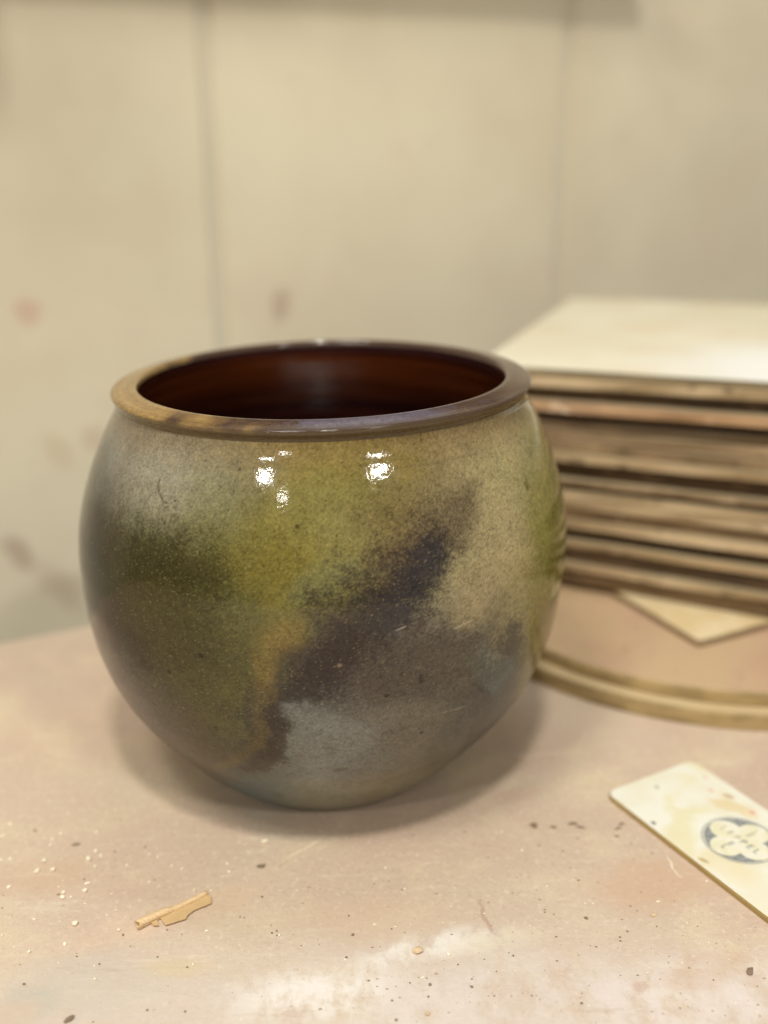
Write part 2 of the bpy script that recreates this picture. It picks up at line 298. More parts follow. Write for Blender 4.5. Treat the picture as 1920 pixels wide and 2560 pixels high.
STROKES = [  # colour,opacity,edge softness,ragged amount,[(px,py,radius px)...]
 ((135,131,113),0.45,1.2,0.5,[(330,1115,60),(450,1140,65),(420,1230,70)]),
 ((119,114,64),0.5,1.2,0.6,[(780,1320,60),(880,1370,50)]),
 ((119,110,55),0.5,1.2,0.7,[(760,1130,40),(900,1130,50),(1010,1150,40)]),
 ((102,94,42),0.45,1.3,0.9,[(640,1430,50),(740,1400,60),(700,1480,40)]),
 ((99,102,70),0.5,1.2,0.9,[(800,1440,40),(860,1430,36),(760,1480,36)]),
 ((149,138,103),0.5,1.2,0.5,[(1250,1330,70),(1200,1450,55),(1180,1520,40)]),
 ((96,90,42),0.5,1.2,0.6,[(1385,1300,18),(1385,1400,20),(1378,1500,20),(1365,1580,18)]),
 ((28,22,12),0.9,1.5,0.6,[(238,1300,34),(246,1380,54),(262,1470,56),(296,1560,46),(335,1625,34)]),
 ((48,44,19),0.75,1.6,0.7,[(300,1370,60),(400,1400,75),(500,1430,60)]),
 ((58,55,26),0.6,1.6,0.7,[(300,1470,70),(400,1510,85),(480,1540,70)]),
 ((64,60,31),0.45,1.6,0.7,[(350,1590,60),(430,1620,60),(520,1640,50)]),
 ((79,74,67),0.6,0.6,0.5,[(232,1545,14),(265,1620,22),(305,1685,26),(360,1760,24)]),  # pale reflection of the table at lower left, painted in with the glaze
 ((71,65,55),0.75,1,0.7,[(830,1660,70),(930,1680,80),(1050,1650,80),(1150,1650,60)]),
 ((68,59,46),0.5,1.7,0.7,[(1162,1240,24),(1135,1290,42),(1075,1360,64),(1015,1430,84)]),
 ((49,43,40),0.85,1.7,0.75,[(1085,1350,34),(1025,1430,66),(965,1500,82),(900,1560,84),(830,1625,78),(765,1690,74),(705,1755,60),(668,1805,42),(652,1855,30),(622,1893,26)]),
 ((46,46,49),0.65,1.3,0.8,[(1075,1400,40),(1050,1460,45),(1010,1520,40),(960,1560,35)]),
 ((44,37,32),0.6,1.2,0.6,[(800,1690,50),(860,1640,50),(740,1740,40)]),
 ((128,110,56),0.45,1.4,1,[(735,1580,30),(695,1605,34),(655,1655,26),(650,1700,20)]),
 ((104,91,49),0.45,1.2,1.2,[(665,1740,20),(655,1800,18),(640,1855,16),(590,1905,14),(545,1925,12)]),
 ((51,44,34),0.85,0.8,0.8,[(695,1790,24),(690,1840,26),(668,1890,28),(622,1925,22)]),
 ((114,117,111),0.75,1.1,0.8,[(745,1785,30),(805,1825,52),(770,1875,50),(885,1845,48)]),
 ((106,101,86),0.5,1,0.8,[(960,1800,40),(1080,1790,40),(1010,1860,60)]),
 ((76,87,84),0.65,1,0.5,[(640,1962,18),(690,1985,20)]),
 ((55,53,50),0.75,1.3,0.8,[(1285,1580,24),(1268,1650,50),(1245,1710,60),(1245,1765,44),(1205,1810,34),(1170,1855,24)]),
 ((72,71,67),0.5,1.2,0.8,[(1203,1645,10),(1200,1690,18)]),
 ((65,64,59),0.4,1,0.8,[(1190,1696,8),(1240,1704,10),(1290,1690,10)]),
 ((52,44,30),0.6,0.9,0.5,[(1338,1640,14),(1345,1670,14)]),
 ((40,32,18),0.8,0.6,0.3,[(600,1172,4)]),
 ((52,42,20),0.8,0.6,0.3,[(743,1315,5)]),
 ((31,23,10),0.9,0.5,0.3,[(422,1680,5)]),
 ((36,27,10),0.9,0.5,0.3,[(503,1640,6)]),
 ((40,31,13),0.8,0.5,0.3,[(542,1820,6)]),
 ((43,28,13),0.9,0.5,0.3,[(466,1884,7),(474,1892,4)]),
 ((44,37,26),0.9,0.5,0.3,[(1052,1690,6),(1052,1702,6)]),
 ((42,37,26),0.9,0.5,0.3,[(966,1738,6)]),
 ((49,46,37),0.9,0.5,0.3,[(1052,1830,5)]),
 ((55,46,32),0.8,0.5,0.3,[(1004,1684,6)]),
 ((100,89,43),0.7,0.6,0.3,[(1325,1220,8)]),
 ((62,54,42),0.6,0.5,0,[(400,1195,2.2),(394,1208,2.6),(397,1228,2.6),(408,1252,2.2),(418,1256,1.6)]),
 ((165,153,131),0.5,0.4,0,[(1132,1571,2.4),(1178,1551,2.2)]),
 ((159,152,136),0.45,0.4,0,[(990,1575,2.2),(1012,1565,2.2)]),
 ((134,116,94),0.6,0.6,0.2,[(849,1662,5)]),
 ((126,121,105),0.5,0.5,0.2,[(1060,1790,2.5),(1100,1782,2.5),(1160,1765,2.5)]),
 ((57,47,31),0.25,0.9,0.6,[(980,1172,2.5),(1060,1165,2.5),(1130,1150,2.5),(1190,1138,2.2)]),
 ((82,68,46),0.5,0.9,0.8,[(960,1950,5),(1040,1925,5),(1090,1900,5)]),
 ((70,56,46),0.5,0.9,0.8,[(840,1925,8),(865,1920,6)])]
PXM = .000182

def paint(u, v):
    """glaze colour of the pot wall, linear RGB"""
    wu = u + .010*(fbm(u*60, v*60, 11)-.5) + .003*(fbm(u*420, v*420, 12, 3)-.5)
    wv = v + .010*(fbm(u*60, v*60, 21)-.5) + .003*(fbm(u*420, v*420, 22, 3)-.5)
    acc = np.zeros(u.shape+(3,)); ws = np.zeros(u.shape)
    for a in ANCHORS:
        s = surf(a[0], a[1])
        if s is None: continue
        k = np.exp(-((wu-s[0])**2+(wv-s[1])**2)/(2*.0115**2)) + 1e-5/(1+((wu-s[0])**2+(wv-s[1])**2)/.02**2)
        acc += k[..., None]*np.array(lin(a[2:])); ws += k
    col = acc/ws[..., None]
    back = sstep(.155, .19, np.abs(u))                  # the far side goes on in the same run of glazes
    bc = np.array(lin((128, 118, 72)))*(1-sstep(.3, .7, fbm(u*14, v*14, 31)))[..., None] + np.array(lin((86, 78, 58)))*sstep(.3, .7, fbm(u*14, v*14, 31))[..., None]
    col = col*(1-back[..., None]) + bc*back[..., None]
    grit = fbm(u*1300, v*1300, 41, 2, .7) - .5; mid = fbm(u*300, v*300, 42, 3, .7) - .5
    for c, op, soft, ragged, pts in STROKES:
        P = [(surf(x, y), r*PXM) for x, y, r in pts]; P = [(q, r*(1+.8*(min(1/max(math.cos(q[0]/RU), .2), 3)-1))) for q, r in P if q is not None]
        if not P: continue
        big = max(p[1] for p in P) > .0018
        U, V = (wu, wv) if big else (u, v)
        d = np.full(u.shape, 9.)
        if len(P) == 1: d = np.hypot(U-P[0][0][0], V-P[0][0][1])/P[0][1]
        for (a, ra), (b, rb) in zip(P[:-1], P[1:]):
            dx, dy = b[0]-a[0], b[1]-a[1]; t = np.clip(((U-a[0])*dx+(V-a[1])*dy)/(dx*dx+dy*dy+1e-12), 0, 1)
            d = np.minimum(d, np.hypot(U-a[0]-t*dx, V-a[1]-t*dy)/(ra+t*(rb-ra)))
        if big: d = d + ragged*(1.3*grit + .9*mid + .8*(fbm(u*110, v*110, 43, 3, .6)-.5))
        m = op*sstep(1+soft/2, 1-soft/2, d)
        col = col*(1-m[..., None]) + np.array(lin(c))*m[..., None]
    # brown speckled run-off under the lip
    n = .55*sstep(.0, .018, v-(_arc[-1]-.020) + .006*(mid+grit))
    col = col*(1-n[..., None]) + np.array(lin((112, 94, 62)))*n[..., None]
    # crystalline speckle, light and dark, and slow cloudiness
    g2 = fbm(u*1700, v*1700, 51, 2, .8) - .5
    col = col*np.clip(1 + .6*grit + .6*g2 + .32*mid + .3*(fbm(u*90, v*90, 44, 3)-.5), .35, 1.9)[..., None]
    br = sstep(.60, .72, fbm(u*820, v*820, 45, 2, .7))*.45
    col = col*(1-br[..., None]*np.array([.35, .45, .55]))
    fl = sstep(.76, .86, fbm(u*1500, v*1500, 61, 2, .5))*.35
    col = col*(1-fl[..., None]) + np.array(lin((150, 140, 96)))*fl[..., None]
    return np.clip(col*np.array([1.02, .965, 1.0]), .004, .9)

def lathe(name, zz, rr, phi, colour, mat, parent, inward=False):
    """surface of revolution about the pot's slightly leaning axis, with a colour per vertex"""
    n, mcount = len(zz), len(phi)
    Z = np.repeat(zz[:, None], mcount, 1); Rr = np.repeat(rr[:, None], mcount, 1); PH = np.repeat(phi[None, :], n, 0)
    wob = .0005*np.sin(2*PH+1)*sstep(0, .05, Z) + .00004*np.sin(Z*420+3*np.sin(PH))*sstep(.02, .06, Z)*sstep(.2, .17, Z)
    Rr = Rr + wob
    X = lean_x(Z) + Rr*np.sin(PH); Y = -Rr*np.cos(PH); Zt = Z + .010*X*sstep(.12, .21, Z)
    co = np.stack([X, Y, Zt], -1).reshape(-1, 3)
    i = np.arange(n-1)[:, None]; j = np.arange(mcount)[None, :]; j2 = (j+1) % mcount
    q = np.stack([i*mcount+j, i*mcount+j2, (i+1)*mcount+j2, (i+1)*mcount+j], -1).reshape(-1, 4)
    if inward: q = q[:, ::-1]
    me = bpy.data.meshes.new(name)
    me.vertices.add(len(co)); me.vertices.foreach_set('co', co.astype(np.float32).ravel())
    me.loops.add(q.size); me.loops.foreach_set('vertex_index', q.astype(np.int32).ravel())
    me.polygons.add(len(q)); me.polygons.foreach_set('loop_start', np.arange(0, q.size, 4, dtype=np.int32))
    me.polygons.foreach_set('use_smooth', np.ones(len(q), dtype=bool))
    me.update(calc_edges=True)
    if colour is not None:
        at = me.color_attributes.new('glaze', 'FLOAT_COLOR', 'POINT')
        at.data.foreach_set('color', np.concatenate([colour.reshape(-1, 3), np.ones((len(co), 1))], 1).astype(np.float32).ravel())
    me.materials.append(mat)
    o = bpy.data.objects.new(name, me); COL.objects.link(o); o.parent = parent
    return o

def glaze_mat(name, rough_lo, rough_hi, bump):
    t = NT(name, .3, .55)
    a = t.n('ShaderNodeAttribute'); a.attribute_name = 'glaze'
    f1 = t.noise(1900, 2, .6); f2 = t.noise(850, 3, .7, vec=t.mapping((3, 1, 2)))
    c = t.mix(t.ramp(f1, .35, .7, 0, .5), a.outputs['Color'], t.mix(1, a.outputs['Color'], (1.5, 1.42, 1.15, 1), 'MULTIPLY'))
    c = t.mix(t.ramp(f2, .55, .75, 0, .45), c, t.mix(1, a.outputs['Color'], (.5, .46, .38, 1), 'MULTIPLY'))
    wp = t.warped(700, .0012)
    c = t.mix(t.ramp(t.voronoi(210, vec=wp), .12, .04, 0, .65), c, lin4((44, 36, 22)))
    sep = t.n('ShaderNodeSeparateXYZ'); t.put(sep.inputs[0], t.warped(40, .03))
    dry = t.ramp(sep.outputs['Z'], .115, .05, 0, .28)             # the glaze runs thin and dry towards the foot
    t.rough(t.math('ADD', t.ramp(t.noise(240, 4, .7), .35, .7, rough_lo, rough_hi), dry)); t.b.inputs['IOR'].default_value = 1.38
    h = t.math('ADD', t.math('MULTIPLY', t.noise(640, 2, .6), .8), t.math('MULTIPLY', t.noise(160, 2), .6))
    t.bump(h, bump, .0006)
    return t.base(c)

def pot():
    root = empty('pot')
    tag(root, 'round stoneware pot with mottled olive, ochre and dark brown glaze', 'pot')
    phi = np.concatenate([np.radians(np.arange(-96, 96, .26)), np.radians(np.arange(96, 264, 1.5))])
    # even steps along the wall
    sa = np.linspace(0, _arc[-1], 540); zz = np.interp(sa, _arc, _zz); rr = pot_r(zz)
    ph = (phi+np.pi) % (2*np.pi) - np.pi
    U, V = np.meshgrid(RU*ph, sa)
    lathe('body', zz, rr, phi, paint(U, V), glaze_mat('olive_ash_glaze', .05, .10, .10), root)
    # lip
    lip = [(.2055, .1007), (.2064, .1007), (.2072, .1011), (.2080, .1019), (.2090, .1026), (.2100, .10285), (.2107, .1027), (.21125, .1020), (.2116, .1005), (.2121, .0980), (.2126, .0950), (.2129, .0930), (.2129, .0917), (.2125, .0908), (.2116, .0902), (.2100, .0899)]
    lz = np.interp(np.linspace(0, 15, 91), np.arange(16), [p[0] for p in lip]); lr = np.interp(np.linspace(0, 15, 91), np.arange(16), [p[1] for p in lip])
    k = np.ones(5)/5; lz[2:-2] = np.convolve(lz, k, 'valid'); lr[2:-2] = np.convolve(lr, k, 'valid')
    PHI, I = np.meshgrid(np.degrees(ph), np.linspace(0, 1, 91))
    nz = fbm(np.radians(PHI)*8, I*2, 81) - .5; nf = fbm(np.radians(PHI)*90, I*20, 82, 3, .7) - .5; st = fbm(np.radians(PHI)*4, I*40, 83, 2) - .5
    och, brn, pur, mauve = [np.array(lin(c)) for c in ((142, 116, 74), (76, 58, 47), (66, 52, 46), (80, 63, 54))]
    x = PHI + 40*nz + 14*nf
    wgt = sstep(-135, -105, x)*(1-sstep(-42, -18, x))
    col = brn[None, None]*np.ones(PHI.shape+(1,))
    col = col + (pur-col)*(sstep(-40, -10, x)*(1-sstep(35, 70, x)))[..., None]
    col = col + (mauve-col)*(sstep(60, 95, x)+(1-sstep(-150, -120, x))*.5).clip(0, 1)[..., None]
    col = col + (och-col)*wgt[..., None]
    sheen = sstep(-12, 8, x)*(1-sstep(26, 48, x))*sstep(.45, .6, I)*(1-sstep(.86, .95, I))*.45  # bluish reflected sheen on the front of the lip, painted into its colour
    col = col + (np.array(lin((98, 98, 124)))-col)*sheen[..., None]
    low = (1-sstep(.22, .5, I+.25*nf))*.75                    # the olive glaze laps up under the lip
    col = col + (np.array(lin((94, 80, 52)))-col)*low[..., None]
    col = col*np.clip(1+.7*nf+.5*st, .4, 1.7)[..., None]
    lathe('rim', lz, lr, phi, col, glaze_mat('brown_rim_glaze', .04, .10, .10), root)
    # inside
    t = NT('dark_brown_liner_glaze', .12, .5)
    sep = t.n('ShaderNodeSeparateXYZ'); t.put(sep.inputs[0], t.co); z = sep.outputs['Z']
    rings = t.noise(6, 4, .7, vec=t.mapping(scale=(1, 1, 22)))
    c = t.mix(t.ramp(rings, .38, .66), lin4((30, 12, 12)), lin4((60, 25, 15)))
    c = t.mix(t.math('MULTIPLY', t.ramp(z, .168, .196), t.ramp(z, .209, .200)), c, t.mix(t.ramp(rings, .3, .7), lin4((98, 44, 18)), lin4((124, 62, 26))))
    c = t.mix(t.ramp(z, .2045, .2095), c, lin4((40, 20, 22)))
    t.rough(t.ramp(t.noise(40, 3), .3, .7, .10, .22)); t.bump(rings, .25, .002)
    t.base(c)
    ia = np.array([(.2100, .0899), (.206, .0898), (.200, .0925), (.192, .097), (.180, .1035), (.165, .110), (.145, .1155), (.12, .117), (.09, .1135), (.06, .103), (.04, .090), (.025, .074), (.016, .055), (.012, .03), (.011, .0005)])
    s = np.linspace(0, len(ia)-1, 140)
    lathe('inside_wall', np.interp(s, np.arange(len(ia)), ia[:, 0]), np.interp(s, np.arange(len(ia)), ia[:, 1]), np.radians(np.arange(0, 360, 2.)), None, t.mat, root)
    f = NT('bare_foot_clay', .8, .2); f.base(f.mix(f.noise(300, 3), lin4((120, 92, 70)), lin4((92, 70, 54))))
    lathe('foot', np.array([.0, .0006, .0008]), np.array([.0588, .045, .0005]), np.radians(np.arange(0, 360, 3.)), None, f.mat, root, True)
pot()

# ------------------------------------------------------------------ round two-step bat under the boards
BAT_C = (.266, .199)
def round_bat():
    root = empty('round_bat', (BAT_C[0], BAT_C[1], 0))
    tag(root, 'round two-step wooden bat lying on the table under the stack of boards', 'bat')
    side = NT('bat_side', .6, .3)
    c = side.mix(side.ramp(side.noise(40, 4, vec=side.mapping(scale=(1, 1, 3))), .35, .65), lin4((176, 152, 106)), lin4((150, 128, 88)))
    side.base(side.mix(side.ramp(side.noise(22, 3, vec=side.mapping((4, 2, 0))), .6, .72, 0, .5), c, lin4((120, 98, 66)))); side.bump(side.noise(200, 3), .2, .001)
    top = NT('bat_dusty_top', .6, .3)
    c = top.mix(top.ramp(top.noise(12, 4), .35, .68), lin4((196, 168, 132)), lin4((188, 152, 128)))
    c = top.mix(top.ramp(top.noise(18, 4, vec=top.mapping((6, 1, 0))), .55, .75, 0, .5), c, lin4((188, 166, 122)))
    top.base(top.mix(top.ramp(top.noise(90, 3), .6, .75, 0, .4), c, lin4((160, 134, 104)))); top.bump(top.noise(200, 3), .2, .0006)
    def disc(name, r, z0, z1, face):
        prof = [(0, z0), (r-.0008, z0), (r, z0+.0008), (r, z1-.0015), (r-.0005, z1-.0005), (r-.0015, z1), (0, z1)]
        n = 160; vs, fs, mi = [], [], []
        for k in range(n):
            a = 2*math.pi*k/n
            for q, (rr, z) in enumerate(prof[1:-1]):
                vs.append((rr*math.cos(a), rr*math.sin(a), z))
        mrow = len(prof)-2
        for k in range(n):
            k2 = (k+1) % n
            for q in range(mrow-1):
                fs.append((k*mrow+q, k2*mrow+q, k2*mrow+q+1, k*mrow+q+1)); mi.append(0)
        fs.append([k*mrow for k in range(n)][::-1]); mi.append(0)
        fs.append([k*mrow+mrow-1 for k in range(n)]); mi.append(1)
        o = mesh_obj(name, vs, fs, [side.mat, face], root)
        o.data.polygons.foreach_set('material_index', mi)
        return o
    ledge = NT('bat_ledge', .6, .3); ledge.base(ledge.mix(ledge.noise(30, 3), lin4((206, 184, 142)), lin4((192, 168, 126))))
    disc('lower_disc', .190, 0, .0105, ledge.mat)
    disc('upper_disc', .1805, .0105, .0192, top.mat)
round_bat()

# ------------------------------------------------------------------ stack of ware boards
def face_mat(name, a, b, c3, white=None):
    t = NT(name, .5, .4)
    c = t.mix(t.ramp(t.noise(9, 4), .35, .65), lin4(a), lin4(b))
    c = t.mix(t.ramp(t.noise(14, 4, vec=t.mapping((3, 8, 0))), .52, .72, 0, .6), c, lin4(c3))
    if white: c = t.mix(t.blob(white[0], white[1], 0, 1.0, t.warped(20, .03)), c, lin4((240, 240, 236)))
    t.bump(t.noise(120, 4), .15, .0008)
    return t.base(c)
def edge_mat(name, a, b, sp):
    t = NT(name, .65, .3)
    inf = t.n('ShaderNodeObjectInfo').outputs['Random']
    off = t.n('ShaderNodeVectorMath', operation='ADD'); t.put(off.inputs[0], t.mapping(scale=(1, 1, 1.5)))
    cmb = t.n('ShaderNodeCombineXYZ'); t.put(cmb.inputs[0], t.math('MULTIPLY', inf, 37.)); t.put(cmb.inputs[1], t.math('MULTIPLY', inf, 11.)); t.put(off.inputs[1], cmb.outputs[0])
    v = off.outputs[0]
    c = t.mix(t.ramp(t.noise(11, 4, .6, vec=v), .32, .68), lin4(a), lin4(b))
    c = t.mix(t.ramp(t.noise(45, 3, .6, vec=v), .60, .70, 0, .65), c, lin4(sp))
    c = t.mix(t.ramp(t.noise(30, 3, .6, vec=t.mapping((9, 3, 1), vec=v)), .66, .74, 0, .6), c, lin4((224, 212, 198)))
    c = t.mix(t.ramp(t.noise(70, 3, .6, vec=t.mapping((2, 13, 4), vec=v)), .62, .72, 0, .6), c, lin4((70, 54, 38)))
    t.bump(t.noise(150, 4, vec=v), .3, .001)
    return t.base(c)
EDGE = {'olive': edge_mat('edge_olive', (136, 121, 90), (107, 93, 68), (166, 148, 113)),
        'light': edge_mat('edge_pale_ply', (194, 170, 133), (162, 140, 105), (124, 101, 74)),
        'peach': edge_mat('edge_peach', (196, 160, 121), (162, 129, 96), (237, 214, 186)),
        'tan': edge_mat('edge_tan', (156, 131, 98), (121, 100, 72), (179, 154, 121)),
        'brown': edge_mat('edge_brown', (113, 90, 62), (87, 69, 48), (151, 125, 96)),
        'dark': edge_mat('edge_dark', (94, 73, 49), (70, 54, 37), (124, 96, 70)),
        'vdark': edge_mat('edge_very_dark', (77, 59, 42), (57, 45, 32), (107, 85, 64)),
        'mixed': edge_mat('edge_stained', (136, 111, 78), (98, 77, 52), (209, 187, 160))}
FACE = face_mat('board_face', (186, 172, 140), (170, 154, 122), (186, 162, 130))
FACE_TOP = face_mat('board_face_cream', (228, 221, 196), (220, 210, 180), (222, 200, 166), ((.30, .045), (.16, .10)))
def box_board(name, lx, ly, h, mats, seed, warp=.0008):
    """board with its front-left corner at the origin, faces and edges in two materials, edges a little worn"""
    rnd = random.Random(seed); bm = bmesh.new(); nx, ny = 14, 10
    bmesh.ops.create_grid(bm, x_segments=nx, y_segments=ny, size=.5)
    bmesh.ops.solidify(bm, geom=bm.faces[:], thickness=1.0)
    zs = [v.co.z for v in bm.verts]; mid = (max(zs)+min(zs))/2
    a = rnd.uniform(0, 6.28)
    for v in bm.verts:
        top = v.co.z > mid; x, y = v.co.x+.5, v.co.y+.5
        edge = min(x, 1-x, y, 1-y) < .001
        dx = rnd.uniform(-.0012, .0012) if edge else 0
        z = (h if top else 0)
        v.co = Vector((x*lx, y*ly+dx, z))
    bmesh.ops.recalc_face_normals(bm, faces=bm.faces[:])
    for f in bm.faces: f.material_index = 0 if abs(f.normal.z) > .7 else 1
    ed = [e for e in bm.edges if len(e.link_faces) == 2 and e.link_faces[0].material_index != e.link_faces[1].material_index]
    bmesh.ops.bevel(bm, geom=ed, offset=min(.0007, h*.2), segments=2, affect='EDGES', material=1)
    return bm_obj(name, bm, mats)
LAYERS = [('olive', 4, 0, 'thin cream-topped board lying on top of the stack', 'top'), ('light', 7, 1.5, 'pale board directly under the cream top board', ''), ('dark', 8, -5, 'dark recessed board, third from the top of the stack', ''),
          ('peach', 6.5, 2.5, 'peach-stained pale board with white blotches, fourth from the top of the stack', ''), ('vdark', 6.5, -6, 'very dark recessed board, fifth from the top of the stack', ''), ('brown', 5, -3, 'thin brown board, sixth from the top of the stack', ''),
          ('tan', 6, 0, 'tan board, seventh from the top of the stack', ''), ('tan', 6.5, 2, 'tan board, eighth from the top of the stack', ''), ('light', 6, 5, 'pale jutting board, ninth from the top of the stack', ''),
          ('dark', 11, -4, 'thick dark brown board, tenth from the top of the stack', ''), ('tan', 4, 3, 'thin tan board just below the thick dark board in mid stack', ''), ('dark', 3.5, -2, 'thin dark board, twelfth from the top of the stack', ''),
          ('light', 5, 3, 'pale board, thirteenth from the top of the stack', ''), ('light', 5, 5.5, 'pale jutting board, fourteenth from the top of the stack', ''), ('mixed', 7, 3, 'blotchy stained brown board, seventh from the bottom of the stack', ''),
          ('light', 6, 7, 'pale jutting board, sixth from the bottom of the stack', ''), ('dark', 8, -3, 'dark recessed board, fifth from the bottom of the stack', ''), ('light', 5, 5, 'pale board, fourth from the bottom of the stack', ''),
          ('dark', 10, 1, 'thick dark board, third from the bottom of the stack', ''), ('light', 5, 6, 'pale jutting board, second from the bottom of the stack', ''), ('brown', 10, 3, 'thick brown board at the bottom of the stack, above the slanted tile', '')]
def stack():
    z = .177; tot = sum(l[1] for l in LAYERS); sc = (.177-.0240)/tot
    n = len(LAYERS); rnd = random.Random(5)
    for i, (e, th, off, label, kind) in enumerate(LAYERS):
        f = i/(n-1); h = th*sc; z -= h
        ang = rad(-20.8 - 6.0*f + (rnd.uniform(-.8, .8) if i else 0))
        cx = .095 if i == 0 else .102+rnd.uniform(-.006, .006)
        cy = .154 + (cx-.2)*math.tan(ang)
        fx, fy = math.sin(ang), -math.cos(ang)
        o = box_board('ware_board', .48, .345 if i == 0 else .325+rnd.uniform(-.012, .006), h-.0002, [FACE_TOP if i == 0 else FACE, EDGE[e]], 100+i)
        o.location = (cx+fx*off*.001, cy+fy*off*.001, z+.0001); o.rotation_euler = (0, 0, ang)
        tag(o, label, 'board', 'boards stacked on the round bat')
    tl = NT('tile_face', .5, .4)
    c = tl.mix(tl.ramp(tl.noise(30, 4), .35, .65), lin4((226, 208, 168)), lin4((214, 190, 142))); tl.base(tl.mix(tl.ramp(tl.noise(50, 3, vec=tl.mapping((2, 2, 0))), .6, .75, 0, .6), c, lin4((190, 160, 110))))
    o = box_board('slanted_tile', .24, .24, .0044, [tl.mat, EDGE['tan']], 300)
    A, B, C = hit(1745, 1602, .024), hit(1550, 1475, .024), hit(1920, 1558, .024)
    o.location = (A.x, A.y, .0194); d = (C-A); o.rotation_euler = (0, 0, math.atan2(d.y, d.x))
    tag(o, 'thin pale tile turned cornerwise, poking out under the stack of boards', 'tile')
stack()

# ------------------------------------------------------------------ stamped card on the right
def card():
    U = Vector((.878, .478, 0)); Rr = Vector((.478, -.878, 0))
    L0 = hit(1512, 1981, .0026); W, LEN, TH = .0605, .124, .0026
    ang = math.atan2(Rr.y, Rr.x)
    # local frame: x along the card, y up across it, origin at its centre
    ctr = L0 + Rr*(LEN/2) + U*(W/2)
    root = empty('stamped_card', (ctr.x, ctr.y, .0002)); root.rotation_euler = (0, 0, ang)
    tag(root, 'cream plywood card with yellow stains and a round clover stamp', 'card')
    t = NT('cream_card_face', .38, .45)
    wv = t.warped(40, .02)
    c = t.mix(t.ramp(t.noise(40, 3), .4, .65), lin4((232, 230, 214)), lin4((228, 223, 200)))
    stain = t.ramp(t.noise(26, 3, .5, vec=t.mapping((2.3, .6, 0)), dist=.6), .51, .60, 0, .6)
    c = t.mix(stain, c, lin4((222, 212, 160)))
    for (x, y, rx, ry, rot, col, st) in [(-.028, .022, .003, .0015, .4, (190, 158, 110), .8), (-.020, .016, .012, .004, .3, (220, 196, 140), .6), (-.030, -.0265, .0014, .0010, 0, (70, 70, 78), .9),
                                         (-.012, .022, .0016, .0014, 0, (226, 150, 140), .7), (-.036, .018, .0016, .0012, 0, (230, 168, 160), .7), (-.046, .024, .0018, .0012, 0, (226, 176, 166), .6),
                                         (.003, -.026, .0026, .0012, .3, (168, 138, 84), .9), (-.052, -.004, .0012, .0009, 0, (120, 110, 80), .8), (.012, -.020, .016, .008, .2, (224, 204, 150), .4)]:
        c = t.mix(t.math('MULTIPLY', t.blob((x, y), (rx, ry), rot, .9, wv if rx > .004 else None), st), c, lin4(col))
    t.bump(t.noise(300, 3), .1, .0004); t.base(c)
    e = NT('card_edge', .6, .3); e.base(e.mix(e.noise(60, 3), lin4((186, 160, 100)), lin4((160, 132, 82))))
    # rounded plate
    pts = []; r = .006
    for cx, cy, a0 in ((LEN/2-r, W/2-r, 0), (-LEN/2+r, W/2-r, 90), (-LEN/2+r, -W/2+r, 180), (LEN/2-r, -W/2+r, 270)):
        for k in range(9): a = rad(a0+90*k/8); pts.append((cx+r*math.cos(a), cy+r*math.sin(a)))
    bm = bmesh.new(); vs = [bm.verts.new((x, y, 0)) for x, y in pts]; f = bm.faces.new(vs)
    ex = bmesh.ops.extrude_face_region(bm, geom=[f])
    for v in ex['geom']:
        if isinstance(v, bmesh.types.BMVert): v.co.z = TH
    bmesh.ops.recalc_face_normals(bm, faces=bm.faces[:])
    for f in bm.faces: f.material_index = 0 if abs(f.normal.z) > .7 else 1
    ed = [x for x in bm.edges if all(v.co.z > TH*.9 for v in x.verts)]
    bmesh.ops.bevel(bm, geom=ed, offset=.0005, segments=2, affect='EDGES', material=1)
    bm_obj('plate', bm, [t.mat, e.mat], root)
    # the stamp: double ring, dark wedges between four leaves, two crossing words
    ink = NT('stamp_ink', .6, .3); ink.base(ink.mix(ink.ramp(ink.noise(500, 3), .35, .7), lin4((128, 131, 131)), lin4((166, 167, 160))))
    faint = NT('stamp_ink_worn', .6, .3); faint.base(faint.mix(faint.ramp(faint.noise(500, 3), .35, .65), lin4((150, 146, 122)), lin4((210, 204, 164))))
    fill = NT('stamp_leaf', .5, .3); fill.base(fill.mix(fill.ramp(fill.noise(120, 3), .4, .6), lin4((224, 218, 184)), lin4((230, 226, 206))))
    SX, SY, SR = -LEN/2+.0625, .0, .0178
    stamp = empty('stamp', (SX, SY, TH+.00012)); stamp.parent = root
    def ring(name, r0, r1, mat, z=0.):
        n = 96; v = []; fs = []
        for k in range(n):
            a = 2*math.pi*k/n; v += [(r0*math.cos(a), r0*math.sin(a), z), (r1*math.cos(a), r1*math.sin(a), z)]
        for k in range(n):
            k2 = (k+1) % n; fs.append((2*k, 2*k+1, 2*k2+1, 2*k2))
        return mesh_obj(name, v, fs, mat, stamp)
    ring('outer_ring', SR-.0005, SR, ink.mat)
    # dark ground of the clover: radius of the leaf outline against the inner circle, cell by cell
    def leaf_r(a):
        best = 0
        for k in range(4):
            d = abs((a-k*math.pi/2+math.pi) % (2*math.pi)-math.pi); c0, rl = .0091, .0074
            s = c0*math.sin(d)
            if s < rl and d < math.pi/2: best = max(best, c0*math.cos(d)+math.sqrt(rl*rl-s*s))
        return max(best, .0035)
    n = 240; v = []; fs = []; ro = SR-.0011
    for k in range(n):
        a = 2*math.pi*k/n; li = min(leaf_r(a), ro-.0002)
        v += [(li*math.cos(a), li*math.sin(a), 0), (ro*math.cos(a), ro*math.sin(a), 0)]
    for k in range(n):
        k2 = (k+1) % n; fs.append((2*k, 2*k+1, 2*k2+1, 2*k2))
    mesh_obj('clover_ground', v, fs, ink.mat, stamp)
